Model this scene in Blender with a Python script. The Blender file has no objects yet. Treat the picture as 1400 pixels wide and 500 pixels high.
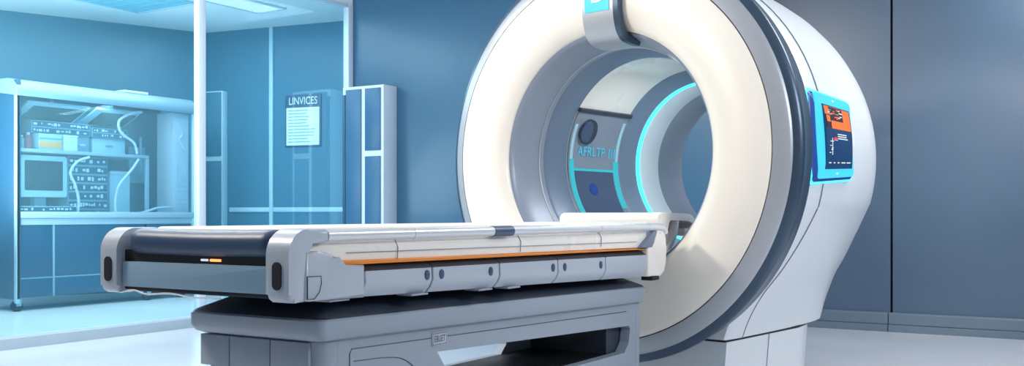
import bpy, bmesh, math, random
from mathutils import Vector, Matrix
random.seed(4)
C = bpy.context.scene.collection
PI = math.pi
sin, cos, rad = math.sin, math.cos, math.radians

# ------------------------------------------------------------------ materials
def srgb(r, g, b):
    f = lambda v: (v/255/12.92) if v/255 <= .04045 else ((v/255+.055)/1.055)**2.4
    return (f(r), f(g), f(b), 1)

def mat(name, col, rough=.5, metal=0, spec=.5, noise=0, nscale=6, coat=0, bump=0, bscale=200, stretch=None):
    m = bpy.data.materials.new(name); m.use_nodes = True
    nt = m.node_tree; b = nt.nodes['Principled BSDF']
    b.inputs['Base Color'].default_value = col
    b.inputs['Roughness'].default_value = rough
    b.inputs['Metallic'].default_value = metal
    b.inputs['Specular IOR Level'].default_value = spec
    b.inputs['Coat Weight'].default_value = coat
    b.inputs['Coat Roughness'].default_value = .08
    tc = nt.nodes.new('ShaderNodeTexCoord')
    mp = nt.nodes.new('ShaderNodeMapping')
    nt.links.new(tc.outputs['Object'], mp.inputs['Vector'])
    if stretch: mp.inputs['Scale'].default_value = stretch
    n = nt.nodes.new('ShaderNodeTexNoise'); n.inputs['Scale'].default_value = nscale
    n.inputs['Detail'].default_value = 5
    nt.links.new(mp.outputs['Vector'], n.inputs['Vector'])
    if noise:
        mx = nt.nodes.new('ShaderNodeMix'); mx.data_type = 'RGBA'
        mx.inputs['A'].default_value = tuple(c*(1-noise) for c in col[:3])+(1,)
        mx.inputs['B'].default_value = tuple(min(1, c*(1+noise)) for c in col[:3])+(1,)
        nt.links.new(n.outputs['Fac'], mx.inputs['Factor'])
        nt.links.new(mx.outputs['Result'], b.inputs['Base Color'])
    mr = nt.nodes.new('ShaderNodeMapRange')
    mr.inputs['To Min'].default_value = max(.02, rough*.88); mr.inputs['To Max'].default_value = min(1, rough*1.12)
    nt.links.new(n.outputs['Fac'], mr.inputs['Value'])
    nt.links.new(mr.outputs['Result'], b.inputs['Roughness'])
    if bump:
        n2 = nt.nodes.new('ShaderNodeTexNoise'); n2.inputs['Scale'].default_value = bscale
        nt.links.new(mp.outputs['Vector'], n2.inputs['Vector'])
        bp = nt.nodes.new('ShaderNodeBump'); bp.inputs['Strength'].default_value = bump; bp.inputs['Distance'].default_value = .002
        nt.links.new(n2.outputs['Fac'], bp.inputs['Height'])
        nt.links.new(bp.outputs['Normal'], b.inputs['Normal'])
    return m

def emis(name, col, s):
    m = bpy.data.materials.new(name); m.use_nodes = True
    b = m.node_tree.nodes['Principled BSDF']
    b.inputs['Base Color'].default_value = tuple(c*.3 for c in col[:3])+(1,)
    b.inputs['Emission Color'].default_value = col
    b.inputs['Emission Strength'].default_value = s
    b.inputs['Roughness'].default_value = .3
    return m

def glass(name, tint, mirror, haze, haze_col):
    m = bpy.data.materials.new(name); m.use_nodes = True
    nt = m.node_tree; nt.nodes.clear()
    out = nt.nodes.new('ShaderNodeOutputMaterial')
    tr = nt.nodes.new('ShaderNodeBsdfTransparent'); tr.inputs['Color'].default_value = tint
    gl = nt.nodes.new('ShaderNodeBsdfGlossy'); gl.inputs['Roughness'].default_value = .04
    gl.inputs['Color'].default_value = (.85, .95, 1, 1)
    df = nt.nodes.new('ShaderNodeBsdfDiffuse'); df.inputs['Color'].default_value = haze_col
    m1 = nt.nodes.new('ShaderNodeMixShader'); m1.inputs[0].default_value = haze  # diffuse share imitates a hazy glow, put into the glass colour
    m2 = nt.nodes.new('ShaderNodeMixShader')
    lw = nt.nodes.new('ShaderNodeLayerWeight'); lw.inputs['Blend'].default_value = .3
    mu = nt.nodes.new('ShaderNodeMath'); mu.operation = 'MULTIPLY'; mu.inputs[1].default_value = mirror
    nt.links.new(lw.outputs['Fresnel'], mu.inputs[0])
    nt.links.new(mu.outputs[0], m2.inputs[0])
    nt.links.new(tr.outputs[0], m1.inputs[1]); nt.links.new(df.outputs[0], m1.inputs[2])
    nt.links.new(m1.outputs[0], m2.inputs[1]); nt.links.new(gl.outputs[0], m2.inputs[2])
    nt.links.new(m2.outputs[0], out.inputs['Surface'])
    return m

M = dict(
    wall=mat('wall_paint', srgb(78, 98, 120), .3, 0, .5, .04, 1.5, coat=.1),
    wallblue=mat('wall_bluer', srgb(58, 103, 134), .3, 0, .5, .05, 1.2, coat=.1),  # bluer tone for the left wall section
    gap=mat('dark_gap', srgb(12, 16, 24), .7),
    base=mat('baseboard_paint', srgb(100, 116, 132), .4, 0, .5, .03),
    floor=mat('polished_floor', srgb(212, 217, 224), .22, 0, .5, .05, 1.1, coat=.25),
    labfloor=mat('lab_floor', srgb(222, 236, 242), .25, 0, .5, .05, 1.2, coat=.2),
    kerb=mat('kerb_stone', srgb(166, 184, 198), .5, 0, .4, .05, 4),
    labwall=mat('lab_wall_panel', srgb(62, 118, 146), .35, 0, .4, .05, .9),
    labceil=mat('lab_ceiling', srgb(226, 242, 246), .6, 0, .3, .02),
    ceil=mat('ceiling_paint', srgb(200, 206, 214), .7),
    white=mat('white_shell', srgb(240, 236, 230), .28, 0, .5, .01, 3, coat=.3),
    face=mat('cream_face', srgb(246, 238, 226), .35, 0, .5, .012, 2, coat=.2),
    shell=mat('pale_grey_shell', srgb(212, 219, 226), .3, 0, .5, .015, 3, coat=.3),
    silver=mat('brushed_silver', srgb(176, 180, 186), .38, .35, .5, .03, 30),
    lip=mat('grey_lip', srgb(140, 150, 166), .36, .15, .5, .02),
    lip2=mat('slate_bevel', srgb(112, 128, 152), .38, .15, .5, .02),
    groove=mat('steel_blue_groove', srgb(66, 84, 104), .32, .45, .5, .03),
    seam=mat('seam_line', srgb(120, 132, 148), .6),
    dark=mat('dark_slate', srgb(52, 62, 76), .4, 0, .5, .04),
    black=mat('near_black', srgb(16, 19, 26), .5),
    grey=mat('light_grey_plastic', srgb(176, 186, 198), .35, 0, .5, .015, 5, coat=.2),
    ped=mat('pedestal_grey', srgb(150, 162, 176), .42, 0, .5, .02, 4),
    steel=mat('steel_blue_panel', srgb(138, 168, 188), .4, .1, .5, .03, 5),
    navy=mat('navy_upholstery', srgb(46, 70, 100), .42, 0, .5, .05, 20, bump=.15, bscale=400),
    pad=mat('cream_upholstery', srgb(240, 234, 226), .45, 0, .4, .012, 8, bump=.08, bscale=300),
    rail=mat('satin_rail', srgb(222, 226, 232), .25, .25, .5, .01),
    sleeve=mat('blue_grey_sleeve', srgb(74, 92, 120), .35, .2),
    orange=mat('orange_strip', srgb(236, 138, 28), .4, 0, .5, .03),
    glow_o=emis('orange_glint', srgb(255, 150, 80), 2.2),  # emission painted in place of reflected orange light
    cyan=emis('cyan_led', srgb(60, 225, 240), 2.6),
    cyansoft=emis('cyan_strip', srgb(60, 190, 205), .75),
    text_c=emis('cyan_text', srgb(80, 190, 220), .8),
    cyanglow=emis('cyan_glow_rim', srgb(70, 225, 245), 2.0),
    cyanframe=emis('cyan_frame', srgb(70, 205, 232), .95),
    screen=emis('navy_screen', srgb(18, 62, 110), .7),
    screenlow=emis('dark_blue_screen', srgb(90, 112, 150), .3),
    sc_or=emis('orange_pixels', srgb(240, 112, 40), 1.0),
    sc_dk=emis('dark_pixels', srgb(60, 50, 60), .4),
    sc_wh=emis('white_pixels', srgb(225, 235, 245), .9),
    sc_red=emis('red_pixels', srgb(220, 70, 60), .9),
    blue=mat('blue_button', srgb(32, 70, 150), .35),
    teal=mat('teal_plastic', srgb(70, 165, 195), .35),
    cabwhite=mat('cabinet_white', srgb(205, 222, 236), .4, 0, .4, .02),
    cabblue=mat('cabinet_blue', srgb(56, 104, 140), .35, 0, .4, .03),
    labmetal=mat('lab_frame_metal', srgb(172, 196, 212), .35, .2),
    labdark=mat('lab_dark_blue', srgb(38, 82, 112), .4),
    labdoor=mat('lab_door_blue', srgb(34, 80, 112), .35),
    labpale=mat('lab_pale_plastic', srgb(170, 210, 226), .45),
    labmid=mat('lab_mid_plastic', srgb(116, 156, 176), .45),
    labyellow=mat('yellow_label', srgb(238, 176, 96), .5),
    labred=mat('muted_red', srgb(158, 72, 92), .5),
    labhood=mat('hood_metal', srgb(128, 164, 186), .3, .1),
    castor=mat('castor_rubber', srgb(12, 32, 50), .85, 0, .2),
    paper=mat('paper', srgb(225, 245, 250), .6),
    lines=mat('print', srgb(120, 180, 205), .6),
    tile=emis('lab_ceiling_panel', srgb(225, 248, 255), .9),
    vent=mat('ceiling_vent_grey', srgb(120, 190, 212), .5),
    pane=glass('partition_glass', (.84, .95, .98, 1), .25, .05, srgb(150, 225, 245)),
    pane2=glass('cabinet_glass', (.94, .98, 1.0, 1), .4, .06, srgb(170, 225, 240)),
)

# ------------------------------------------------------------------ helpers
W = {}
def obj(name, bm, m, parent=None, local=False, smooth=35, label=None):
    me = bpy.data.meshes.new(name)
    bmesh.ops.recalc_face_normals(bm, faces=bm.faces[:])
    bm.to_mesh(me); bm.free()
    o = bpy.data.objects.new(name, me); C.objects.link(o)
    ms = m if isinstance(m, (list, tuple)) else [m]
    for x in ms: me.materials.append(M[x])
    if smooth:
        me.shade_smooth(); me.set_sharp_from_angle(angle=rad(smooth))
    if parent is not None:
        o.parent = parent; W[o] = W[parent]
        if not local: me.transform(W[parent].inverted())
    else:
        W[o] = Matrix.Identity(4)
    if label: o['label'] = label
    return o

def thing(name, label, cat, loc, rotz=0, group=None):
    o = bpy.data.objects.new(name, None); C.objects.link(o)
    o.empty_display_size = .1
    o.location = loc; o.rotation_euler = (0, 0, rotz)
    W[o] = Matrix.Translation(Vector(loc)) @ Matrix.Rotation(rotz, 4, 'Z')
    o['label'] = label; o['category'] = cat
    if group: o['group'] = group
    return o

def top(o, label, cat, group=None):
    """give a single-mesh thing its own origin at its base and its properties"""
    vs = [v.co for v in o.data.vertices]
    c = Vector(((min(v.x for v in vs)+max(v.x for v in vs))/2, (min(v.y for v in vs)+max(v.y for v in vs))/2, min(v.z for v in vs)))
    o.data.transform(Matrix.Translation(-c)); o.location = c
    W[o] = Matrix.Translation(c)
    o['label'] = label; o['category'] = cat
    if group: o['group'] = group
    return o

def struct(name, bm, m, smooth=35):
    o = obj(name, bm, m, smooth=smooth); o['kind'] = 'structure'; return o

def NB(): return bmesh.new()
def lerp(a, b, t): return a+(b-a)*t

def box(bm, x0, x1, y0, y1, z0, z1, bev=0, seg=2, mi=0):
    r = bmesh.ops.create_cube(bm, size=1)
    vs = r['verts']
    for v in vs:
        v.co = Vector((x0+(v.co.x+.5)*(x1-x0), y0+(v.co.y+.5)*(y1-y0), z0+(v.co.z+.5)*(z1-z0)))
    fs = set(f for v in vs for f in v.link_faces)
    if bev:
        es = list(set(e for v in vs for e in v.link_edges))
        rr = bmesh.ops.bevel(bm, geom=es, offset=bev, segments=seg, affect='EDGES', profile=.5, clamp_overlap=True)
        fs = set(f for f in fs if f.is_valid) | set(rr['faces'])
    for f in fs: f.material_index = mi
    return bm

def prism(bm, pts, axis, a0, a1, bev=0, seg=2, mi=0, pts1=None):
    """extrude a 2-D outline along x / y / z; pts1 = outline at the far end"""
    def P(p, a):
        return Vector((a, p[0], p[1])) if axis == 'x' else Vector((p[0], a, p[1])) if axis == 'y' else Vector((p[0], p[1], a))
    q = pts1 or pts
    A = [bm.verts.new(P(p, a0)) for p in pts]; B = [bm.verts.new(P(p, a1)) for p in q]
    n = len(pts); fs = [bm.faces.new(A[::-1]), bm.faces.new(B)]
    for i in range(n): fs.append(bm.faces.new([A[i], A[(i+1) % n], B[(i+1) % n], B[i]]))
    if bev:
        es = [e for e in fs[0].edges] + [e for e in fs[1].edges]
        rr = bmesh.ops.bevel(bm, geom=es, offset=bev, segments=seg, affect='EDGES', profile=.5, clamp_overlap=True)
        fs = [f for f in fs if f.is_valid] + list(rr['faces'])
    for f in fs: f.material_index = mi
    return bm

def rrect(x0, x1, z0, z1, r, n=6, rs=None):
    """rounded rectangle outline; rs = radii for (bl, br, tr, tl)"""
    rs = rs or (r,)*4; out = []
    for (cx, cz, a0, q) in ((x0, z0, 180, 0), (x1, z0, 270, 1), (x1, z1, 0, 2), (x0, z1, 90, 3)):
        rr = rs[q]
        ox = cx+rr if q in (0, 3) else cx-rr; oz = cz+rr if q in (0, 1) else cz-rr
        for k in range(n+1):
            a = rad(a0+90*k/n); out.append((ox+rr*cos(a), oz+rr*sin(a)))
    return out

def tube(bm, pts, r, n=12, cap=True, closed=False):
    pts = [Vector(p) for p in pts]; rings = []
    N = len(pts)
    up = Vector((0, 0, 1))
    for i, p in enumerate(pts):
        if closed: t = pts[(i+1) % N]-pts[i-1]
        else: t = pts[min(i+1, N-1)]-pts[max(i-1, 0)]
        t.normalize()
        u = up if abs(t.dot(up)) < .95 else Vector((1, 0, 0))
        a = t.cross(u).normalized(); b = a.cross(t)
        rr = r[i] if isinstance(r, (list, tuple)) else r
        rings.append([bm.verts.new(p+a*cos(2*PI*k/n)*rr+b*sin(2*PI*k/n)*rr) for k in range(n)])
    for i in range(N if closed else N-1):
        A, B = rings[i], rings[(i+1) % N]
        for k in range(n): bm.faces.new([A[k], A[(k+1) % n], B[(k+1) % n], B[k]])
    if cap and not closed:
        bm.faces.new(rings[0][::-1]); bm.faces.new(rings[-1])
    return bm

def spline(pts, n=8):
    pts = [Vector(p) for p in pts]; out = []
    P = [pts[0]]+pts+[pts[-1]]
    for i in range(1, len(P)-2):
        for k in range(n):
            t = k/n; a, b, c, d = P[i-1:i+3]
            out.append(.5*((2*b)+(c-a)*t+(2*a-5*b+4*c-d)*t*t+(3*b-a-3*c+d)*t**3))
    out.append(pts[-1]); return out

def lathe(bm, prof, zc, n=160, a0=0, a1=360, mi=0):
    """revolve (a, r) profile about the local Y axis at height zc; closed profile if first == last"""
    full = abs(a1-a0) >= 360
    cnt = n if full else n+1
    rings = []
    for (a, r) in prof:
        rings.append([bm.verts.new((r*cos(rad(a0+(a1-a0)*k/n)), a, zc+r*sin(rad(a0+(a1-a0)*k/n)))) for k in range(cnt)])
    for i in range(len(prof)-1):
        for k in range(n):
            k2 = (k+1) % cnt
            f = bm.faces.new([rings[i][k], rings[i][k2], rings[i+1][k2], rings[i+1][k]]); f.material_index = mi
    return bm

def text_mesh(body, size, fn, depth=0):
    """filled letters as a bmesh with each vertex (u, v) mapped by fn to 3-D"""
    cu = bpy.data.curves.new('t', 'FONT'); cu.body = body; cu.size = size
    cu.align_x = 'CENTER'; cu.align_y = 'CENTER'; cu.fill_mode = 'BOTH'; cu.extrude = depth
    o = bpy.data.objects.new('t', cu); C.objects.link(o)
    dg = bpy.context.evaluated_depsgraph_get(); dg.update()
    me = bpy.data.meshes.new_from_object(o.evaluated_get(dg))
    bpy.data.objects.remove(o); bpy.data.curves.remove(cu)
    bm = bmesh.new(); bm.from_mesh(me); bpy.data.meshes.remove(me)
    bm.faces.ensure_lookup_table()
    for f in bm.faces: f.material_index = 0
    for v in bm.verts: v.co = Vector(fn(v.co.x, v.co.y, v.co.z))
    return bm

# ------------------------------------------------------------------ the setting
LX = -7.08          # glass partition plane
YL, YR, XJ = 8.18, 8.95, -2.9
ZC = 3.45
bm = NB()
box(bm, LX, 4.0, -1.5, YR+.2, -.12, 0)
struct('floor', bm, 'floor')
bm = NB(); box(bm, LX, 4.0, -1.5, YR+.2, ZC, ZC+.1)
struct('ceiling', bm, 'ceil')
# back wall: right panels with an open joint, left section stands forward
bm = NB(); box(bm, XJ, -1.72, YR, YR+.1, .0, ZC)
struct('wall_back', bm, 'wall')
bm = NB(); box(bm, -1.70, 4.0, YR, YR+.1, .0, ZC)
struct('wall_right', bm, 'wall')
bm = NB(); box(bm, -1.75, -1.67, YR+.1, YR+.16, 0, ZC)
struct('trim_1', bm, 'gap')
bm = NB(); box(bm, LX+.0, XJ, YL, YR+.1, 0, ZC)
struct('wall_left', bm, 'wallblue')
def baseboard(name, x0, x1, y):
    bm = NB()
    prism(bm, [(y, .065), (y-.035, .065), (y-.035, .150), (y-.025, .162), (y, .162)], 'x', x0, x1)
    prism(bm, [(y, 0), (y-.05, 0), (y-.05, .056), (y-.045, .061), (y, .061)], 'x', x0, x1)
    struct(name, bm, 'base')
baseboard('baseboard_back', XJ+.002, -1.735, YR)
baseboard('baseboard_right', -1.727, 4.0, YR)
baseboard('baseboard_left', -6.44, XJ, YL)
bm = NB(); box(bm, -1.735, -1.727, YR-.03, YR, 0, .15)
struct('trim_2', bm, 'gap')

# raised room behind the glass
bm = NB(); box(bm, -12.2, LX-.045, 1.0, 8.9, -.12, .085)
struct('floor_raised', bm, 'labfloor')
bm = NB(); prism(bm, [(LX-.045, -.1), (LX+.05, -.1), (LX+.05, .080), (LX+.04, .09), (LX-.045, .09)], 'y', 1.0, YL-.001)
struct('trim_3', bm, 'kerb')
ZL = 3.24
bm = NB(); box(bm, -12.2, LX+.02, 1.0, 8.9, ZL, ZL+.21)
struct('ceiling_raised', bm, 'labceil')
CO = Vector((-9.68, 8.46, 0)); WA = math.atan2(.1564, .9877)      # corner of the room behind the glass; its back wall runs a little askew
bm = NB(); prism(bm, [(-9.68, 8.46), (-9.68-.385*6, 8.46-6), (-9.68-.385*6-.3, 8.46-6), (-10.1, 8.7)], 'z', -.1, ZL+.1)
struct('wall_far', bm, 'labwall')
bm = NB(); prism(bm, [(-9.68, 8.46), (-7.11, 8.867), (-7.11, 9.05), (-10.1, 9.05), (-10.1, 8.7)], 'z', -.1, ZL+.1)
struct('wall_front', bm, 'labwall')
def LB(x, y, z): return CO+Vector((x*cos(WA)-y*sin(WA), x*sin(WA)+y*cos(WA), z))
def place_lab(o):
    o.location = CO; o.rotation_euler = (0, 0, WA); W[o] = Matrix.Translation(CO) @ Matrix.Rotation(WA, 4, 'Z'); return o
bm = NB(); box(bm, .97, 1.022, -.025, .01, .085, ZL, .004)
place_lab(struct('trim_4', bm, 'labpale'))
bm = NB(); box(bm, .38, .97, -.018, .01, 1.03, 1.085, .004)
place_lab(struct('trim_5', bm, 'labpale'))
bm = NB(); box(bm, 1.022, 2.55, -.018, .01, 1.03, 1.085, .004)
place_lab(struct('trim_9', bm, 'labpale'))
# glass partition
def glasspane(name, y0, y1):
    bm = NB(); box(bm, LX-.008, LX+.004, y0, y1, .10, ZL-.03); o = struct(name, bm, 'pane', smooth=0)
glasspane('window_1', 1.0, 6.10)
glasspane('window_2', 6.16, 8.11)
bm = NB(); box(bm, LX-.035, LX+.035, 6.09, 6.17, .09, ZL, .006)
struct('trim_6', bm, 'cabwhite')
bm = NB(); box(bm, LX-.04, LX+.03, 8.10, 8.178, .09, ZL, .004)
struct('trim_7', bm, 'cabwhite')
bm = NB(); box(bm, LX-.03, LX+.03, 1.0, 6.09, ZL-.035, ZL, .003); box(bm, LX-.03, LX+.03, 6.17, 8.10, ZL-.035, ZL, .003)
struct('trim_8', bm, 'cabwhite')

# lab ceiling fittings
def ceiling_fit(name, x0, x1, y0, y1, m1, label, cat):
    t = thing(name, label, cat, ((x0+x1)/2, (y0+y1)/2, ZL))
    bm = NB()
    for a in ((x0, x1, y0, y0+.03), (x0, x1, y1-.03, y1), (x0, x0+.03, y0+.03, y1-.03), (x1-.03, x1, y0+.03, y1-.03)):
        box(bm, *a, ZL-.02, ZL, .003)
    obj('frame', bm, 'labpale', t)
    bm = NB(); box(bm, x0+.03, x1-.03, y0+.03, y1-.03, ZL-.012, ZL)
    if m1 == 'vent':
        for k in range(7):
            yy = y0+.08+k*(y1-y0-.16)/6; box(bm, x0+.04, x1-.04, yy-.02, yy+.02, ZL-.018, ZL-.012)
    obj('grille' if m1 == 'vent' else 'diffuser', bm, m1, t)
ceiling_fit('ceiling_vent', -9.3, -8.35, 6.2, 7.2, 'vent', 'square blue-grey vent in the pale ceiling behind the glass', 'vent')
ceiling_fit('ceiling_light', -8.2, -7.75, 6.7, 7.9, 'tile', 'flat lit ceiling panel beside the vent behind the glass', 'light')

# ------------------------------------------------------------------ the scanner (local frame: x = side, y = axis, z = up)
G = thing('scanner_gantry', 'large white ring-shaped medical scanner with a cyan-lit tunnel', 'scanner', (-2.515, 4.993, 0), rad(-8.3))
ZC0 = 1.335
def gobj(name, bm, m, parent=None, **k): return obj(name, bm, m, parent or G, local=True, **k)

prof = spline([(a, r, 0) for a, r in [(.003, 1.036), (-.018, 1.0), (-.036, .93), (-.04, .85), (-.030, .78), (-.004, .73), (.030, .70), (.05, .694)]], 6)
bm = NB(); lathe(bm, [(p.x, p.y) for p in prof]+[(.13, .70), (.13, 1.0), (.012, 1.036), (.003, 1.036)], ZC0, 192)
gobj('front_face', bm, 'face', smooth=50, label='cream front face')
bm = NB(); lathe(bm, [(.004, 1.042), (.008, 1.055), (.022, 1.085), (.038, 1.115), (.052, 1.130), (.09, 1.130), (.09, 1.042), (.004, 1.042)], ZC0, 192)
gobj('rim', bm, 'silver', smooth=50, label='satin silver rim')
bm = NB(); lathe(bm, [(.02, 1.034), (.02, 1.044), (.03, 1.044), (.03, 1.034), (.02, 1.034)], ZC0, 192)
gobj('rim_gap', bm, 'black')
bm = NB(); lathe(bm, [(.050, 1.128), (.056, 1.140), (.066, 1.157), (.078, 1.168), (.092, 1.172), (.12, 1.162), (.17, 1.150), (.21, 1.146), (.24, 1.146), (.255, 1.138), (.27, 1.12), (.27, 1.09), (.050, 1.09), (.050, 1.128)], ZC0, 192)
gobj('rim_groove', bm, 'groove', smooth=50, label='steel-blue grooved band')
bm = NB(); lathe(bm, [(.047, .693), (.055, .684), (.075, .672), (.16, .650), (.30, .628), (.30, .70), (.10, .70), (.047, .693)], ZC0, 192)
gobj('bore_lip', bm, 'lip', smooth=50, label='grey bore lip')
bm = NB(); lathe(bm, [(.30, .630), (.32, .618), (.50, .600), (.50, .66), (.30, .66), (.30, .630)], ZC0, 192)
gobj('bore_bevel', bm, 'lip2', smooth=50, label='slate inner bevel')
bm = NB(); lathe(bm, [(.50, .600), (1.10, .600), (1.10, .64), (.50, .64), (.50, .600)], ZC0, 192)
liner = gobj('tunnel_liner', bm, 'white', smooth=50)
bm = NB(); lathe(bm, [(1.08, .600), (1.10, .585), (1.20, .545), (1.21, .535), (1.21, .60), (1.08, .64), (1.08, .600)], ZC0, 192)
gobj('inner_ring', bm, 'lip2', smooth=50, label='slate ring inside the tunnel')
bm = NB(); lathe(bm, [(1.208, .538), (1.212, .530), (1.245, .528), (1.25, .536), (1.25, .55), (1.208, .55), (1.208, .538)], ZC0, 192)
gobj('light_ring', bm, 'cyan', smooth=50, label='glowing cyan ring')
bm = NB(); lathe(bm, [(1.25, .532), (1.27, .518), (1.46, .512), (1.46, .56), (1.25, .56), (1.25, .532)], ZC0, 192)
gobj('rear_collar', bm, 'shell', smooth=50)
bm = NB(); lathe(bm, [(1.46, .512), (1.50, .505), (1.765, .50), (1.765, .56), (1.46, .56), (1.46, .512)], ZC0, 192)
gobj('rear_sleeve', bm, 'lip', smooth=50)

# body outline: circle flaring in an S curve down to a foot
R0 = 1.13
def outline(k=1.0, zb=.322):
    right = [(R0*cos(rad(d)), ZC0+R0*sin(rad(d))) for d in range(90, -16, -3)]
    e = right[-1]
    low = spline([(e[0], e[1], 0), (1.005, .880, 0), (.895, .712, 0), (.785, .575, 0), (.718, .47, 0), (.678, .385, 0), (.655, zb, 0)], 6)
    right += [(p.x, p.y) for p in low[1:]]
    kf = .35+.65*k
    def sc_(x, z):
        t = min(1, max(0, (z-zb)/.75)); t = t*t*(3-2*t)
        return (x*lerp(kf, k, t), z+(ZC0-z)*(1-k)*t)
    right = [sc_(*p) for p in right]
    right += [(.45*kf, zb), (.2*kf, zb)]
    left = [(-x, z) for x, z in right[::-1] if x > 1e-4]
    return right+left
def body_shell(bm, secs, zb, inner=None):
    rings = []
    for a, k in secs: rings.append([bm.verts.new((x, a, z)) for x, z in outline(k, zb)])
    n = len(rings[0])
    for i in range(len(rings)-1):
        for j in range(n): bm.faces.new([rings[i][j], rings[i][(j+1) % n], rings[i+1][(j+1) % n], rings[i+1][j]])
    # close front and back down to the bore
    for idx, rr in ((0, .625), (-1, .56)):
        ring = rings[idx]; inn = []
        for v in ring:
            ang = math.atan2(v.co.z-ZC0, v.co.x); inn.append(bm.verts.new((rr*cos(ang), v.co.y, ZC0+rr*sin(ang))))
        for j in range(n): bm.faces.new([ring[j], ring[(j+1) % n], inn[(j+1) % n], inn[j]])
secs = [(.262, .955), (.268, .968), (.30, .985), (.36, .996), (.45, .998), (.7, .995), (.95, .985), (1.15, .968), (1.30, .945), (1.45, .91), (1.58, .865), (1.68, .815), (1.74, .765), (1.765, .71)]
bm = NB(); body_shell(bm, secs, .322)
body = gobj('body_shell', bm, 'shell', smooth=40)
# seams
for a, k, r_ in ((.445, 1.0006, .0028),):
    bm = NB(); tube(bm, [(x, a, z) for x, z in outline(k, .322)], r_, 6, closed=True)
    gobj('seam', bm, 'seam', body)
# plinth below the cut line
def plinth_pts(z0w):
    return [(-z0w, .27), (z0w, .27), (z0w, 1.2), (z0w*.93, 1.42), (z0w*.75, 1.62), (z0w*.5, 1.72), (-z0w*.5, 1.72), (-z0w*.75, 1.62), (-z0w*.93, 1.42), (-z0w, 1.2)]
bm = NB(); prism(bm, plinth_pts(.625), 'z', 0, .31, pts1=plinth_pts(.652))
gobj('plinth', bm, 'shell')
bm = NB(); prism(bm, plinth_pts(.643), 'z', .309, .323)
gobj('plinth_gap', bm, 'black')
bm = NB(); tube(bm, [(.627, .78, 0.005), (.654, .78, .312)], .0025, 6)
gobj('seam', bm, 'seam')

# hanging bracket over the face
zp = [(.10, 2.53), (.02, 2.50), (-.045, 2.42), (-.068, 2.30), (-.078, 2.18), (-.074, 2.09), (-.05, 2.01), (-.005, 1.962), (.06, 1.945), (.15, 1.94)]
sp = spline([(a, z, 0) for a, z in zp], 6)
op = [(p.x, p.y) for p in sp]
inner = []
for i, p in enumerate(op):
    q0 = op[max(0, i-1)]; q1 = op[min(len(op)-1, i+1)]
    t = Vector((q1[0]-q0[0], q1[1]-q0[1])).normalized(); nrm = Vector((-t.y, t.x))
    inner.append((p[0]+nrm.x*.035, p[1]+nrm.y*.035))
bm = NB(); prism(bm, op+inner[::-1], 'x', -.055, .155, bev=.006)
clip = gobj('bracket', bm, 'silver', smooth=40, label='silver bracket hooked over the ring')
bm = NB()
e1 = [(p[0]-.012*(1 if True else 0), p[1]) for p in op]
prism(bm, e1+[(q[0], q[1]) for q in inner[::-1]], 'x', .156, .188, bev=.01)
gobj('edge_trim', bm, 'groove', clip, smooth=40)
bm = NB(); prism(bm, [(-.078, 2.118), (-.082, 2.118), (-.0855, 2.19), (-.082, 2.30), (-.078, 2.30), (-.075, 2.19)], 'x', -.035, .125)
dsp = gobj('display', bm, 'cyanframe', clip)
bm = text_mesh('B', .13, lambda u, v, w: (.045+u*1.2, -.089, 2.205+v))
gobj('logo', bm, 'sc_wh', dsp)

# tunnel side panel (left wall of the tunnel)
def cyl(a, ph, r): return Vector((-r*cos(rad(ph)), a, ZC0+r*sin(rad(ph))))
def patch(bm, a0, a1, p0, p1, r, th, n=14, bev=0):
    g = []
    for i in range(n+1):
        ph = p0+(p1-p0)*i/n
        g.append([bm.verts.new(cyl(a0, ph, r)), bm.verts.new(cyl(a1, ph, r)), bm.verts.new(cyl(a1, ph, r+th)), bm.verts.new(cyl(a0, ph, r+th))])
    for i in range(n):
        for k in range(4): bm.faces.new([g[i][k], g[i][(k+1) % 4], g[i+1][(k+1) % 4], g[i+1][k]])
    bm.faces.new(g[0]); bm.faces.new(g[-1][::-1])
bm = NB(); patch(bm, .505, 1.075, -42, 32, .590, .012)
pnl = gobj('control_panel', bm, 'lip', liner, label='grey panel on the tunnel wall')
bm = NB(); patch(bm, .50, 1.09, 32, 34.5, .582, .02)
gobj('top_bar', bm, 'dark', liner)
bm = NB(); patch(bm, .57, 1.0, -37, -5, .586, .006)
gobj('lower_screen', bm, 'screenlow', liner, label='dark blue lower screen')
bm = NB(); patch(bm, .515, .56, -42, 2, .585, .006); gobj('light_strip', bm, 'cyansoft', liner)
bm = NB(); patch(bm, .515, .545, 2, 24, .585, .006); gobj('light_strip', bm, 'labpale', liner)
bm = NB(); patch(bm, 1.01, 1.065, -30, 2, .585, .006); gobj('light_strip', bm, 'cyansoft', liner)
bm = NB(); patch(bm, 1.03, 1.06, 2, 28, .585, .006); gobj('light_strip', bm, 'labpale', liner)
bm = NB(); patch(bm, .56, 1.01, -5.2, -3.6, .584, .008); gobj('divider', bm, 'cyansoft', liner)
bm = text_mesh('AFRLTP', .088, lambda u, v, w: cyl(.745+u*1.05, 7+v/.59*57.3, .583))
gobj('lettering', bm, 'text_c', liner)
for k in range(3):
    bm = NB(); patch(bm, .945+k*.03, .953+k*.03, 3.8, 10.2, .583, .002, 3); gobj('tick_mark', bm, 'text_c', liner)
def disc(bm, a, ph, ra, rp, r, th, n=28):
    c0 = cyl(a, ph, r); ring = []; ring2 = []
    for k in range(n):
        t = 2*PI*k/n; aa = a+ra*cos(t); pp = ph+rp*sin(t)
        ring.append(bm.verts.new(cyl(aa, pp, r))); ring2.append(bm.verts.new(cyl(aa, pp, r+th)))
    bm.faces.new(ring)
    for k in range(n): bm.faces.new([ring[k], ring[(k+1) % n], ring2[(k+1) % n], ring2[k]])
bm = NB(); disc(bm, .665, 20, .085, 8.2, .572, .02); gobj('speaker', bm, 'dark', liner, label='round dark grey disc')
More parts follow.
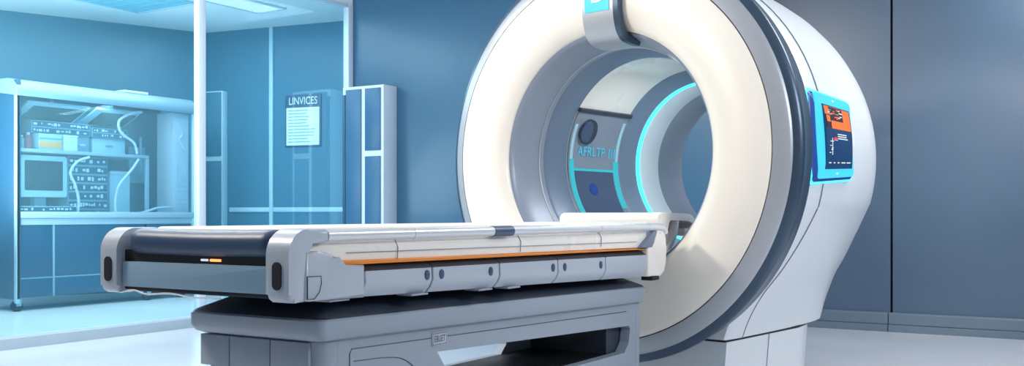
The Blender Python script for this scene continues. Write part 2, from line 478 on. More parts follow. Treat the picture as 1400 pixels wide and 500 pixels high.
bm = NB(); disc(bm, .635, 20, .06, 7, .566, .02); gobj('speaker_grille', bm, 'sleeve', liner)
bm = NB(); disc(bm, .745, -17, .045, 4, .583, .006); gobj('button', bm, 'blue', liner)

# touch screen on the right flank of the body
def flank(a, z, off=0):
    k = .996
    dz = (z-ZC0)/(R0*k); c = math.sqrt(max(0, 1-dz*dz))
    return Vector(((R0*k+off)*c, a, ZC0+(R0*k+off)*dz))
def grid_solid(bm, fa, u0, u1, v0, v1, o0, o1, nu=8, nv=10, corner=0):
    A = []; B = []
    for i in range(nu+1):
        ra, rb = [], []
        for j in range(nv+1):
            u = u0+(u1-u0)*i/nu; v = v0+(v1-v0)*j/nv
            ra.append(bm.verts.new(fa(u, v, o1))); rb.append(bm.verts.new(fa(u, v, o0)))
        A.append(ra); B.append(rb)
    for i in range(nu):
        for j in range(nv):
            bm.faces.new([A[i][j], A[i+1][j], A[i+1][j+1], A[i][j+1]])
            bm.faces.new([B[i][j+1], B[i+1][j+1], B[i+1][j], B[i][j]])
    for i in range(nu):
        bm.faces.new([A[i][0], B[i][0], B[i+1][0], A[i+1][0]]); bm.faces.new([A[i+1][nv], B[i+1][nv], B[i][nv], A[i][nv]])
    for j in range(nv):
        bm.faces.new([A[0][j+1], B[0][j+1], B[0][j], A[0][j]]); bm.faces.new([A[nu][j], B[nu][j], B[nu][j+1], A[nu][j+1]])
# device coordinates: u 0..1 along the body, v 0..1 upwards; slightly waisted left edge
def dev(u, v, off):
    e = .03*(1-u)*(4*v*(1-v))           # left edge bows inwards at mid height
    a = .27+u*.53+e
    z = 1.165+v*.475 - .03*u*(v-.5)*2
    return flank(a, z, off)
def rounded_pad(bm, u0, u1, v0, v1, r, o0, o1, n=5):
    pts = rrect(u0, u1, v0, v1, r, n)
    cu, cv = (u0+u1)/2, (v0+v1)/2
    def ringat(s, o): return [bm.verts.new(dev(cu+(x-cu)*s, cv+(y-cv)*s, o)) for x, y in pts]
    rings = [ringat(1, o0), ringat(1, o1*.8), ringat(.985, o1), ringat(.75, o1), ringat(.5, o1), ringat(.25, o1)]
    N = len(pts)
    for i in range(len(rings)-1):
        for k in range(N): bm.faces.new([rings[i][k], rings[i][(k+1) % N], rings[i+1][(k+1) % N], rings[i+1][k]])
    bm.faces.new(rings[-1])
bm = NB(); rounded_pad(bm, -.025, 1.02, -.025, 1.02, .07, -.01, .012)
scr = gobj('touch_screen', bm, 'cyanglow', label='cyan-rimmed control screen')
bm = NB(); rounded_pad(bm, .0, .985, .0, .985, .06, .0, .018)
gobj('bezel', bm, 'blue', scr)
bm = NB(); rounded_pad(bm, .09, .98, .035, .985, .05, .0, .026)
gobj('housing', bm, 'cyanframe', scr)
bm = NB(); grid_solid(bm, dev, .21, .90, .14, .86, .015, .029)
dsp = gobj('display', bm, 'screen', scr)
def mark(name, m, u0, u1, v0, v1, o=.031, nu=2, nv=2):
    bm = NB(); grid_solid(bm, dev, u0, u1, v0, v1, .028, o, nu, nv); gobj(name, bm, m, scr)
mark('screen_image', 'sc_or', .24, .87, .60, .845, .0305, 4, 4)
mark('screen_image', 'sc_dk', .34, .68, .69, .84, .0315)
mark('screen_image', 'sc_dk', .235, .36, .60, .75, .0315)
mark('screen_image', 'sc_or', .25, .335, .67, .74, .0325)
rr = random.Random(3)
for k in range(22):
    u = rr.uniform(.30, .62); v = rr.uniform(.69, .83); mark('screen_mark', rr.choice(['sc_wh', 'labmid', 'sc_or']), u, u+rr.uniform(.02, .07), v, v+.010, .033, 1, 1)
for k in range(3):
    mark('screen_mark', 'sc_wh', .50, .50+rr.uniform(.18, .27), .535-k*.025, .545-k*.025, .031, 1, 1)
for k in range(10):
    u = rr.uniform(.27, .46); v = rr.uniform(.32, .47); mark('screen_mark', 'sc_wh', u, u+.035, v, v+.008, .031, 1, 1)
mark('screen_mark', 'sc_wh', .35, .36, .30, .49, .031, 1, 1)
for u0, u1 in ((.28, .33), (.40, .43), (.50, .54), (.60, .70), (.74, .84)): mark('screen_mark', 'sc_wh', u0, u1, .205, .217, .031, 1, 1)
mark('screen_mark', 'sc_red', .40, .47, .47, .50, .032, 1, 1)
mark('side_button', 'sc_wh', .93, .95, .42, .60, .0285, 1, 4)
for v in (.93, .085): mark('glint_or_indicator', 'sc_wh', .51, .55, v-.01, v+.01, .0275, 1, 1)

# ------------------------------------------------------------------ patient table
T = thing('patient_table', 'long motorised patient table with white pad and orange strip', 'table', (-2.37, 3.4, 0))
XR, XLf = -2.01, -2.75        # long sides
def lerp(a, b, t): return a+(b-a)*t
def zb(y): return lerp(.752, .690, (y-2.05)/2.6)       # tray underside
def zt(y): return lerp(.850, .826, (y-2.25)/2.3)       # fairing top
# tray core
bm = NB()
prism(bm, [(XLf+.03, .757), (XR-.03, .757), (XR-.03, .80), (XR-.07, .87), (XLf+.07, .87), (XLf+.03, .80)], 'y', 2.07, 4.60,
      pts1=[(XLf+.03, .70), (XR-.03, .70), (XR-.03, .78), (XR-.07, .85), (XLf+.07, .85), (XLf+.03, .78)])
tray = obj('tray', bm, 'dark', T)
# front panel and its dark surround
bm = NB(); prism(bm, rrect(-2.735, -2.060, .762, .888, .008), 'y', 2.062, 2.10)
obj('panel_surround', bm, 'black', T)
bm = NB(); prism(bm, rrect(-2.722, -2.078, .772, .851, .006), 'y', 2.046, 2.075, bev=.004)
obj('front_panel', bm, 'steel', T, label='steel-blue front panel')
bm = NB(); tube(bm, [(-2.375, 2.062, .863), (-2.345, 2.062, .863)], .0035, 10)  # white and orange glowing strokes imitate a light reflection in the gap
obj('glint_or_indicator', bm, 'sc_wh', T)
bm = NB(); tube(bm, [(-2.335, 2.062, .863), (-2.29, 2.062, .863)], .004, 10)
obj('glint_or_indicator', bm, 'glow_o', T, label='small orange light reflection')
# bed platform and mattress
bm = NB(); prism(bm, rrect(-2.70, -2.06, .858, .885, .01), 'y', 2.085, 4.62)
obj('bed_platform', bm, 'dark', T)
mp = []
for k in range(0, 13):
    a = rad(-90+k*15) ; mp.append((-2.065+.028*cos(a)-.028, .916+.045*sin(a)))
mpo = mp + [(-(x+2.375)-2.375, z) for x, z in mp[::-1]]
bm = NB(); prism(bm, mpo, 'y', 2.13, 4.70, bev=.012, seg=3)
mat_ = obj('mattress', bm, 'pad', T, smooth=50, label='cream white mattress')
# navy bolster over the near end, sagging in the middle
bm = NB(); rings = []
NX = 28
for i in range(NX+1):
    t = i/NX; x = lerp(-2.705, -2.068, t)
    e = min(1, min(t, 1-t)/.05); e = math.sqrt(max(0, 1-(1-e)**2))*.5+.5
    sag = -.004*sin(PI*t)
    cy, cz = 2.095, .9135+sag
    ring = []
    for k in range(24):
        a = 2*PI*k/24; ry, rz = .052*e, .0435*e
        yy = cy+ry*cos(a)
        if cos(a) > 0: yy = cy+ry*2.2*cos(a)
        ring.append(bm.verts.new((x, yy, cz+rz*math.copysign(abs(sin(a))**.8, sin(a)))))
    rings.append(ring)
for i in range(NX):
    for k in range(24): bm.faces.new([rings[i][k], rings[i][(k+1) % 24], rings[i+1][(k+1) % 24], rings[i+1][k]])
bm.faces.new(rings[0][::-1]); bm.faces.new(rings[-1])
obj('end_bolster', bm, 'navy', T, smooth=60, label='navy upholstered bolster')
# end brackets: hooked arms whose top bends back into the side rails
def bracket(x0, x1):
    arc = lambda cy, cz, r, a0, a1, n=8: [(cy+r*cos(rad(a0+(a1-a0)*k/n)), cz+r*sin(rad(a0+(a1-a0)*k/n))) for k in range(n+1)]
    outl = arc(2.055, .775, .025, 270, 180)+arc(2.105, .883, .075, 180, 90, 12)+[(2.19, .958), (2.20, .950), (2.20, .925), (2.19, .916)]+arc(2.125, .891, .025, 90, 180)+[(2.10, .75)]
    bm = NB(); prism(bm, outl, 'x', x0, x1, bev=.014, seg=3)
    b = obj('end_bracket', bm, 'grey', T, smooth=50)
    xm = (x0+x1)/2
    bm = NB(); prism(bm, rrect(xm-.017, xm+.017, .787, .866, .0165, 8), 'y', 2.026, 2.034)
    obj('grip_slot', bm, 'black', b)
bracket(-2.812, -2.732)
bracket(-2.073, -1.985)

# side fairings: profile in (x, z), placed on both long sides
def fairing(y0, y1, tz0=None, tz1=None, parent=T, mirror=False, m='grey', name='side_panel'):
    def pr(y, tz):
        b = zb(y); t = tz if tz else zt(y)
        p = [(XR-.09, b+.004), (XR-.02, b), (XR, b+.02), (XR+.012, b+.045), (XR+.010, t-.024), (XR-.016, t-.006), (XR-.04, t-.002), (XR-.09, t+.004)]
        if mirror: p = [(-4.76-x, z) for x, z in p]
        return p
    bm = NB(); prism(bm, pr(y0, tz0), 'y', y0, y1, bev=.003, seg=1, pts1=pr(y1, tz1))
    o = obj(name, bm, [m, 'dark'], parent)
    for p in o.data.polygons:
        if p.normal.z > .5: p.material_index = 1
    return o
cuts = [2.372, 2.726, 3.150, 3.600, 4.041, 4.50]
btn = {0: [2.692], 1: [2.775, 3.085], 2: [3.555], 3: [3.655, 3.99], 4: []}
for i in range(5):
    f = fairing(cuts[i]+.004, cuts[i+1]-.004)
    for y in btn[i]:
        z = (zb(y)+zt(y))/2+.006
        bm = NB(); prism(bm, [(y+.013*cos(a), z+.017*sin(a)) for a in [2*PI*k/16 for k in range(16)]], 'x', XR+.008, XR+.0165, bev=.003)
        obj('latch', bm, 'sleeve', f)
fairing(2.10, 4.50, mirror=True, name='far_side_panel')
# shoulder housing near the foot end
def shoulder():
    outl = [(2.105, .752), (2.12, .75), (2.368, zb(2.37)), (2.368, .845), (2.275, .849), (2.255, .853), (2.240, .864), (2.225, .880), (2.20, .890), (2.16, .894), (2.105, .895)]
    bm = NB(); prism(bm, outl, 'x', XR-.08, XR+.018, bev=.012, seg=3)
    return obj('shoulder_housing', bm, 'grey', T, smooth=40)
sh = shoulder()
def loop_line(bm, pts, r=.0016): tube(bm, pts, r, 6)
bm = NB()
X = XR+.0185
loop_line(bm, [(X, 2.112, .822), (X, 2.168, .821), (X, 2.170, .80), (X, 2.162, .775), (X, 2.14, .756), (X, 2.112, .757), (X, 2.112, .822)])
obj('hatch', bm, 'dark', sh)
RZ = .937
def rail(x, sleeve):
    bm = NB(); tube(bm, [(x, 2.198, RZ), (x, 2.61, RZ)], .0185, 20); tube(bm, [(x, 2.616, RZ), (x, 3.98, RZ+.001)], .0185, 20); tube(bm, [(x, 3.986, RZ+.001), (x, 4.50, RZ+.001)], .0185, 20)
    tube(bm, [(x, 2.60, RZ), (x, 4.62, RZ)], .0168, 16)
    tube(bm, spline([(x, 4.50, RZ+.001), (x, 4.64, RZ), (x, 4.70, RZ-.008), (x-.0, 4.725, RZ-.03)], 5), .0195, 16)
    r = obj('side_rail', bm, 'rail', T, smooth=50)
    if sleeve:
        bm = NB(); tube(bm, [(x, 3.10, RZ), (x, 3.235, RZ)], .0205, 20)
        obj('sleeve', bm, 'sleeve', r)
    return r
rail(-2.004, True); rail(-2.758, False)
# cream side skirt under the rail with fine grooves, and bright orange strip
bm = NB()
prism(bm, [(-2.062, .868), (-2.018, .862), (-2.012, .90), (-2.030, .925), (-2.062, .93)], 'y', 2.12, 4.55,
      pts1=[(-2.062, .845), (-2.018, .838), (-2.012, .89), (-2.030, .92), (-2.062, .93)])
skirt = obj('side_skirt', bm, 'white', T, smooth=50)
bm = NB()
for y in (2.55, 3.32, 4.02): tube(bm, [(-2.012, y, .855), (-2.0095, y, .894), (-2.028, y+.003, .924)], .0016, 6)
tube(bm, [(-2.0108, 2.3, .884), (-2.0108, 4.4, .868)], .0013, 6)
obj('seam', bm, 'seam', skirt)
bm = NB(); prism(bm, [(-2.06, .848), (-2.004, .848), (-2.0, .858), (-2.06, .872)], 'y', 2.25, 4.55, pts1=[(-2.06, .828), (-2.008, .828), (-2.006, .832), (-2.06, .842)])
obj('orange_strip', bm, 'orange', T, label='bright orange strip along the side')
# far end cap and bracket holding the rail
bm = NB(); prism(bm, [(4.505, .695), (4.66, .688), (4.71, .71), (4.735, .76), (4.74, .83), (4.725, .90), (4.69, .925), (4.62, .93), (4.56, .90), (4.53, .86), (4.505, .835)], 'x', -2.74, -1.996, bev=.012, seg=3)
obj('end_cap', bm, 'white', T, smooth=40, label='white rounded cap at the head end')
bm = NB(); prism(bm, [(4.42, .838), (4.545, .838), (4.57, .86), (4.61, .918), (4.56, .918)], 'x', -2.04, -1.992, bev=.004)
obj('rail_bracket', bm, 'lip2', T)
bm = NB(); box(bm, -2.06, -2.0, 4.56, 4.65, .672, .697, .004)
obj('stop_block', bm, 'black', T)
# headrest: thick pad whose far end curls under
curve = spline([(5.00, .985, 0), (5.1, .984, 0), (5.22, .982, 0), (5.30, .975, 0), (5.345, .955, 0), (5.345, .925, 0), (5.30, .905, 0), (5.22, .905, 0)], 6)
o_ = []; i_ = []
for k, p in enumerate(curve):
    a = curve[max(0, k-1)]; b = curve[min(len(curve)-1, k+1)]; t = (b-a).normalized(); n = Vector((-t.y, t.x, 0))
    w = .024
    o_.append((p.x+n.x*w, p.y+n.y*w)); i_.append((p.x-n.x*w*.7, p.y-n.y*w*.7))
head = [(4.84, .90), (4.84, .97), (4.845, .99), (4.86, 1.003), (4.885, 1.009), (4.93, 1.010)]
bm = NB(); prism(bm, head+o_+i_[::-1]+[(5.0, .955), (4.97, .90)], 'x', -2.68, -2.09, bev=.014, seg=3)
hr = obj('headrest', bm, 'pad', T, smooth=50, label='white curled headrest')
bm = NB(); prism(bm, [(4.70, .90), (4.97, .955), (5.04, .955), (5.06, .93), (4.98, .85), (4.9, .80), (4.72, .76)], 'x', -2.62, -2.13, bev=.008)
obj('headrest_support', bm, 'lip2', T)
bm = NB(); prism(bm, [(4.86, .785), (4.93, .785), (5.03, .825), (5.10, .885), (5.125, .965), (5.095, .965), (5.07, .90), (5.01, .85), (4.92, .815), (4.86, .81)], 'x', -2.125, -2.085, bev=.006)
obj('headrest_arm', bm, 'white', T, smooth=60)
bm = NB(); prism(bm, rrect(4.72, 5.10, .81, .87, .025), 'x', -2.56, -2.17, bev=.01)
obj('slide_carriage', bm, 'teal', T, label='teal slide under the headrest')
# small wires and tabs beneath
bm = NB()
tube(bm, spline([(-2.74, 2.05, .752), (-2.66, 2.04, .762), (-2.60, 2.04, .752), (-2.50, 2.05, .757), (-2.40, 2.05, .749), (-2.28, 2.05, .750)], 5), .0028, 8)
obj('cable', bm, 'rail', T)
for y in (2.22, 2.62, 3.02, 3.22):
    bm = NB(); box(bm, XR-.06, XR+.004, y, y+.09, zb(y)-.008, zb(y)-.002, .001)
    obj('mounting_tab', bm, 'ped', T)

# pedestal -------------------------------------------------------------
CX0, CX1, CY0, CY1 = -2.645, -2.050, 2.236, 4.64
def cap_ring(ins, dz0, dz1):
    """rounded plan outline at an inset; z falls slightly to the head end"""
    pts = rrect(CX0+ins, CX1-ins, CY0+ins, CY1-ins*.4, .02, 4, (.03, .025, .07, .05))
    return [(x, y, lerp(dz0, dz1, (y-CY0)/(CY1-CY0))) for x, y in pts]
def loft(bm, rings, caps=True):
    R = [[bm.verts.new(p) for p in r] for r in rings]; n = len(R[0])
    for i in range(len(R)-1):
        for k in range(n): bm.faces.new([R[i][k], R[i][(k+1) % n], R[i+1][(k+1) % n], R[i+1][k]])
    if caps: bm.faces.new(R[0][::-1]); bm.faces.new(R[-1])
bm = NB(); loft(bm, [cap_ring(.03, .612, .556), cap_ring(.010, .620, .563), cap_ring(.0, .640, .585), cap_ring(0, .676, .632), cap_ring(.006, .682, .638)])
obj('pedestal_cap', bm, 'ped', T, smooth=40)
bm = NB(); loft(bm, [cap_ring(.006, .6825, .6385), cap_ring(.012, .690, .645), cap_ring(.13, .752, .688)])
obj('pedestal_top', bm, 'dark', T, smooth=40, label='dark sloping pedestal top')
PX0, PX1, PY0, PY1 = -2.605, -2.085, 2.275, 4.61
def zcap(y): return lerp(.612, .556, (y-CY0)/(CY1-CY0))
# side walls with the long opening
def side_wall(x0, x1, ye):
    # one outline with the long opening cut through it
    bm = NB()
    y0, y1 = PY0+.0705, PY1-.0605
    hole = [(2.87, .512), (ye, lerp(.512, .452, (ye-2.87)/1.6)), (ye+.015, .435), (ye, .37), (ye-.05, .325), (3.02, .325)]
    zt_ = lambda y: zcap(y)
    prism(bm, [(y0, 0), (3.02, 0), (3.02, .325), (2.87, .512), (2.87, zt_(2.87)), (y0, zt_(y0))], 'x', x0, x1)
    prism(bm, [(2.87, .512), hole[1], (ye, zt_(ye)), (2.87, zt_(2.87))], 'x', x0, x1)
    prism(bm, [hole[1], hole[2], hole[3], hole[4], (ye-.05, 0), (y1, 0), (y1, zt_(y1)), (ye, zt_(ye))], 'x', x0, x1)
    prism(bm, [(3.02, 0), (ye-.05, 0), (ye-.05, .325), (3.02, .325)], 'x', x0, x1)
    bmesh.ops.remove_doubles(bm, verts=bm.verts[:], dist=.0005)
    return bm
ped = obj('pedestal', side_wall(PX1-.05, PX1, 4.47), 'ped', T, smooth=30)
obj('pedestal_wall', side_wall(PX0, PX0+.04, 4.10), 'ped', T, smooth=30)
bm = NB(); prism(bm, [(PX0, PY0+.07), (PX0, PY0+.03), (PX0+.03, PY0), (PX1-.035, PY0), (PX1-.012, PY0+.012), (PX1, PY0+.035), (PX1, PY0+.07)], 'z', .0, .608)
obj('pedestal_front', bm, 'ped', T, smooth=50)
bm = NB(); prism(bm, rrect(PX0, PX1, PY1-.06, PY1, .02), 'z', 0, .555)
obj('pedestal_rear', bm, 'ped', T)
# interior floor of the opening and inner column
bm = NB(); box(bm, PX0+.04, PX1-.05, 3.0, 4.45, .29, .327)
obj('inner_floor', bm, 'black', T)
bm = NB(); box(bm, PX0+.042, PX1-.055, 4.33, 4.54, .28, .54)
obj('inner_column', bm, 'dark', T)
# front facing tiles with fine joints, stepping out under the cap
bm = NB()
for (a, b) in ((-2.612, -2.478), (-2.474, -2.296), (-2.292, -2.13)):
    box(bm, a, b, PY0-.012, PY0+.01, .505, .606, .003)
box(bm, -2.612, -2.60, PY0, PY0+.2, .505, .606, .002)
obj('facing_panel', bm, 'ped', T)
bm = NB()
loop_line(bm, [(-2.476, PY0-.0005, .505), (-2.476, PY0-.0005, .1)], .0018)
loop_line(bm, [(-2.294, PY0-.0005, .505), (-2.294, PY0-.0005, .1)], .0018)
XP = PX1+.0005
loop_line(bm, [(XP, 2.40, .10), (XP, 2.40, .56), (XP, 2.41, .575), (XP, 4.44, .525)], .0018)
loop_line(bm, [(XP, 2.42, .535)]+[tuple(p) for p in spline([(XP, 2.55, .53), (XP, 2.66, .515), (XP, 2.74, .47), (XP, 2.80, .40)], 6)], .0018)
obj('panel_joint', bm, 'dark', T)
bm = NB(); prism(bm, rrect(2.835, 2.925, .535, .582, .005), 'x', PX1, PX1+.004, bev=.001)
pl = obj('label_plate', bm, 'grey', T)
bm = text_mesh('EBUET', .030, lambda u, v, w: (PX1+.0048, 2.880+u*.78, .5575+v*1.1))
obj('lettering', bm, 'dark', pl)
bm = NB(); loop_line(bm, [(PX1+.004, 2.839, .539), (PX1+.004, 2.839, .578), (PX1+.004, 2.921, .578), (PX1+.004, 2.921, .539), (PX1+.004, 2.839, .539)], .0012)
obj('plate_border', bm, 'dark', pl)

# ------------------------------------------------------------------ tall white-sided cabinet by the wall
K = thing('tall_cabinet', 'tall narrow blue cabinet with a pale side against the blue wall', 'cabinet', (-6.73, 8.05, 0))
bm = NB(); box(bm, -7.0, -6.455, 7.955, 8.176, 0, 2.33, .006)
obj('carcass', bm, 'cabwhite', K)
bm = NB(); box(bm, -6.955, -6.745, 7.944, 7.956, .05, 2.30, .003); obj('door', bm, 'cabblue', K)
bm = NB(); box(bm, -6.695, -6.49, 7.944, 7.956, 1.66, 2.30, .003); d = obj('door', bm, 'cabblue', K)
bm = NB(); box(bm, -6.695, -6.49, 7.944, 7.956, .05, 1.60, .003); obj('door', bm, 'cabblue', K)
bm = NB(); box(bm, -6.995, -6.962, 7.942, 7.957, .2, 2.25, .003); obj('hinge_strip', bm, 'labdark', K)

# ------------------------------------------------------------------ behind the glass
# locker in the corner
K = thing('corner_locker', 'flat blue two-door locker in the far corner behind the glass', 'cabinet', LB(.17, 0, .085), WA)
LK = W[K]
def lobj(name, bm, m, p): 
    for v in bm.verts: v.co = LB(v.co.x, v.co.y, v.co.z)
    return obj(name, bm, m, p)
bm = NB(); box(bm, .005, .345, -.10, -.002, .085, 2.50, .005); lobj('carcass', bm, 'labpale', K)
bm = NB(); box(bm, .015, .33, -.11, -.098, 1.71, 2.485, .003); lobj('door', bm, 'labwall', K)
bm = NB(); box(bm, .015, .33, -.11, -.098, .12, 1.65, .003); lobj('door', bm, 'labwall', K)
# notice board
K = thing('notice_board', 'printed notice under a header on the wall behind the glass', 'notice', LB(1.44, 0, 1.80), WA)
bm = NB(); box(bm, 1.195, 1.695, -.0125, -.0005, 1.795, 2.41, .003); lobj('backing', bm, 'labdark', K)
bm = NB(); box(bm, 1.215, 1.675, -.018, -.011, 1.815, 2.26, .002); s_ = lobj('sheet', bm, 'paper', K)
for k in range(11):
    z = 2.225-k*.037; L = random.uniform(.6, .95); bm = NB(); box(bm, 1.24, 1.24+.41*L, -.020, -.0175, z-.005, z+.005)
    lobj('printed_line', bm, 'lines', s_)
bm = text_mesh('LINVICES', .125, lambda u, v, w: (1.445+u*.80, -.0135, 2.335+v))
lobj('heading', bm, 'paper', K)

# glazed equipment cabinet on castors
LZ = .085
ax, bx = -9.45, -8.86     # back and front planes
y0, y1 = 5.50, 7.61
K = thing('equipment_cabinet', 'long glazed equipment cabinet on castors behind the glass', 'cabinet', ((ax+bx)/2, (y0+y1)/2, LZ))
bm = NB(); box(bm, ax, bx, y0, y0+.045, .20, 2.27, .006); box(bm, ax, ax+.02, y0, y1, 1.02, 2.2)
obj('back_panel', bm, 'labdark', K)
bm = NB()
box(bm, bx-.04, bx, y0-.005, y0+.035, .16, 2.22, .005); box(bm, bx-.04, bx, y1-.035, y1, .16, 2.22, .005)
box(bm, bx-.03, bx, y0, y1, .965, 1.025, .004); box(bm, ax, ax+.04, y1-.04, y1, .16, 2.22, .004)
obj('frame', bm, 'labmetal', K)
bm = NB(); prism(bm, [(ax, 2.20), (bx+.01, 2.12), (bx+.025, 2.14), (bx+.02, 2.20), (bx-.06, 2.275), (bx-.14, 2.29), (ax, 2.29)], 'y', y0-.01, y1+.005, bev=.006)
hd = obj('hood', bm, 'labhood', K, smooth=50)
bm = NB(); box(bm, -9.1, -8.95, 6.75, 7.05, 2.284, 2.31, .006); obj('hood_handle', bm, 'cabwhite', hd)
bm = NB(); box(bm, ax, bx-.02, y0+.04, y1-.03, .90, .965, .004); obj('worktop', bm, 'labmetal', K)
bm = NB(); box(bm, ax+.02, bx-.08, y0+.05, 7.05, 1.60, 1.632, .003); obj('shelf', bm, 'labmetal', K)
bm = NB(); box(bm, bx-.12, bx-.085, 7.02, 7.055, .966, 1.599, .003); obj('shelf_post', bm, 'labmetal', K)
bm = NB(); box(bm, ax+.02, bx-.06, y0+.05, y1-.04, .22, .90); obj('lower_carcass', bm, 'labdark', K)
for (a, b) in ((y0+.04, 5.885), (5.915, 6.95), (6.98, y1-.04)):
    bm = NB(); box(bm, bx-.06, bx-.03, a, b, .40, .955, .004); dr = obj('door', bm, 'labdoor', K)
    bm = NB(); box(bm, bx-.06, bx-.03, a, b, .21, .385, .004); obj('drawer', bm, 'labdoor', K)
bm = NB(); box(bm, bx-.05, bx-.028, 5.888, 5.912, .21, .96, .002); box(bm, bx-.05, bx-.032, y0+.04, y1-.04, .386, .399); obj('door_strip', bm, 'labmid', K)
bm = NB(); box(bm, bx-.022, bx-.014, y0+.035, y1-.035, 1.025, 2.13); obj('glass_front', bm, 'pane2', K, smooth=0)
bm = NB(); box(bm, ax+.25, bx-.06, 7.36, 7.56, 1.02, 2.12, .004); col_ = obj('side_column', bm, 'cabwhite', K)
bm = NB()
for k in range(5): box(bm, bx-.062, bx-.055, 7.39, 7.53, 1.12+k*.05, 1.14+k*.05)
box(bm, bx-.062, bx-.055, 7.39, 7.53, 1.42, 1.58); obj('vent_panel', bm, 'cabwhite', col_)
bm = NB(); tube(bm, spline([(bx-.055, 7.42, 2.0), (bx-.045, 7.47, 1.9), (bx-.05, 7.43, 1.82), (bx-.045, 7.49, 1.72)], 5), .012, 8); obj('hook', bm, 'cabwhite', col_)
bm = NB(); box(bm, ax+.03, ax+.05, 7.15, 7.36, 1.35, 1.75, .003); tube(bm, [(bx-.35, 7.15, 1.5), (bx-.35, 7.15, 1.85)], .015, 8); obj('wall_clip', bm, 'labmid', K)
# castors
for (x, y) in ((bx-.05, 5.53), (bx-.05, 7.0), (bx-.05, 7.44), (ax+.06, 5.56), (ax+.06, 7.5)):
    bm = NB(); tube(bm, [(x-.025, y, LZ+.05), (x+.025, y, LZ+.05)], .05, 18)
    cs = obj('castor', bm, 'castor', K)
    bm = NB(); box(bm, x-.035, x+.035, y-.02, y+.03, LZ+.05, .215, .004); obj('fork', bm, 'labmid', cs)
# contents ------------------------------------------------------------
def rack(name, label, cat, X0, X1, Y0, Y1, Z0, Z1, rows, m='labmid', seed=1, group=None):
    t = thing(name, label, cat, ((X0+X1)/2, (Y0+Y1)/2, Z0), group=group)
    bm = NB(); box(bm, X0, X1, Y0, Y1, Z0, Z1, .004); obj('casing', bm, m, t)
    r = random.Random(seed)
    h = (Z1-Z0)/rows
    for k in range(rows):
        z = Z0+h*(k+.5); bk = NB()
        box(bk, X1-.001, X1+.004, Y0+.01, Y1-.01, z-h*.38, z+h*.38)
        obj('port_panel', bk, 'labdark', t)
        y = Y0+.02
        while y < Y1-.04:
            w = r.uniform(.01, .035)
            if r.random() < .7:
                bm = NB(); box(bm, X1+.003, X1+.009, y, y+w, z-h*r.uniform(.08, .26), z+h*r.uniform(.05, .26)); obj('port', bm, 'cabwhite', t, smooth=0)
            y += w+r.uniform(.008, .02)
    return t
XF = bx-.12
rack('switch_unit', 'wide flat unit with two rows of ports on the upper shelf', 'equipment', -9.38, XF-.12, 5.80, 6.45, 1.80, 1.925, 2, seed=3)
rack('switch_unit', 'narrower flat unit with a row of ports right of the wide one', 'equipment', -9.38, XF-.12, 6.47, 6.90, 1.80, 1.90, 2, seed=5)
def simple(name, label, cat, boxes, group=None):
    """boxes: (part name, mat, x0,x1,y0,y1,z0,z1)"""
    b0 = boxes[0]
    t = thing(name, label, cat, ((b0[2]+b0[3])/2, (b0[4]+b0[5])/2, min(b[6] for b in boxes)), group=group)
    for b in boxes:
        bm = NB(); box(bm, *b[2:], min(.006, min(b[3]-b[2], b[5]-b[4], b[7]-b[6])*.2)); obj(b[0], bm, b[1], t)
    return t
simple('storage_case', 'blue-grey case carrying the wide port unit', 'case', [('casing', 'labmid', -9.38, XF-.14, 6.06, 6.45, 1.633, 1.797), ('handle', 'labpale', XF-.14, XF-.125, 6.33, 6.4, 1.70, 1.72)])
simple('storage_case', 'pale case carrying the narrower port unit', 'case', [('casing', 'labpale', -9.38, XF-.16, 6.50, 6.90, 1.633, 1.797), ('handle', 'labmid', XF-.16, XF-.145, 6.66, 6.74, 1.71, 1.73)])
simple('supply_box', 'pale box with an amber label on the upper shelf', 'box', [('carton', 'labpale', XF-.13, XF, 5.80, 6.05, 1.633, 1.79), ('label_sticker', 'labyellow', XF, XF+.003, 5.805, 6.045, 1.655, 1.715), ('band', 'labmid', XF, XF+.002, 5.805, 6.045, 1.735, 1.75)])
simple('supply_box', 'small white box beside the amber-labelled box', 'box', [('carton', 'cabwhite', XF-.12, XF, 6.07, 6.22, 1.633, 1.775), ('lid', 'paper', XF-.125, XF+.004, 6.066, 6.224, 1.775, 1.79)])
for k, (yy, hh, m_, lb) in enumerate(((5.575, .17, 'labred', 'mauve bottle nearest the end of the upper shelf'), (5.645, .13, 'labmid', 'short blue-grey bottle between two mauve ones'), (5.715, .16, 'labred', 'mauve bottle next to the amber-labelled box'))):
    t = thing('bottle', lb, 'bottle', (XF-.04, yy, 1.633), group='bottles on the upper shelf')
    bm = NB(); tube(bm, [(XF-.04, yy, 1.633), (XF-.04, yy, 1.633+hh*.75), (XF-.04, yy, 1.633+hh*.85)], [.028, .028, .014], 14); obj('flask', bm, m_, t)
    bm = NB(); tube(bm, [(XF-.04, yy, 1.633+hh*.85), (XF-.04, yy, 1.633+hh)], .015, 12); obj('cap', bm, 'labpale', t)
# flat panels hung under the hood
def hung(label, ya, yb):
    t = thing('hanging_display', label, 'screen', (XF-.1, (ya+yb)/2, 1.96), group=None)
    bm = NB(); prism(bm, [(-9.36, 1.96), (-9.35, 1.94), (-9.03, 2.085), (-9.04, 2.105)], 'y', ya, yb, bev=.003); obj('frame', bm, 'labpale', t)
    bm = NB(); prism(bm, [(-9.31, 1.968), (-9.306, 1.950), (-9.075, 2.055), (-9.079, 2.07)], 'y', ya+.09, yb-.03); obj('screen', bm, 'castor', t)
    bm = NB(); box(bm, -9.20, -9.17, (ya+yb)/2-.02, (ya+yb)/2+.02, 2.06, 2.155); obj('mount', bm, 'labpale', t)
hung('tilted dark display under the hood, left one', 5.72, 6.40)
hung('tilted dark display under the hood, right one', 6.48, 7.02)
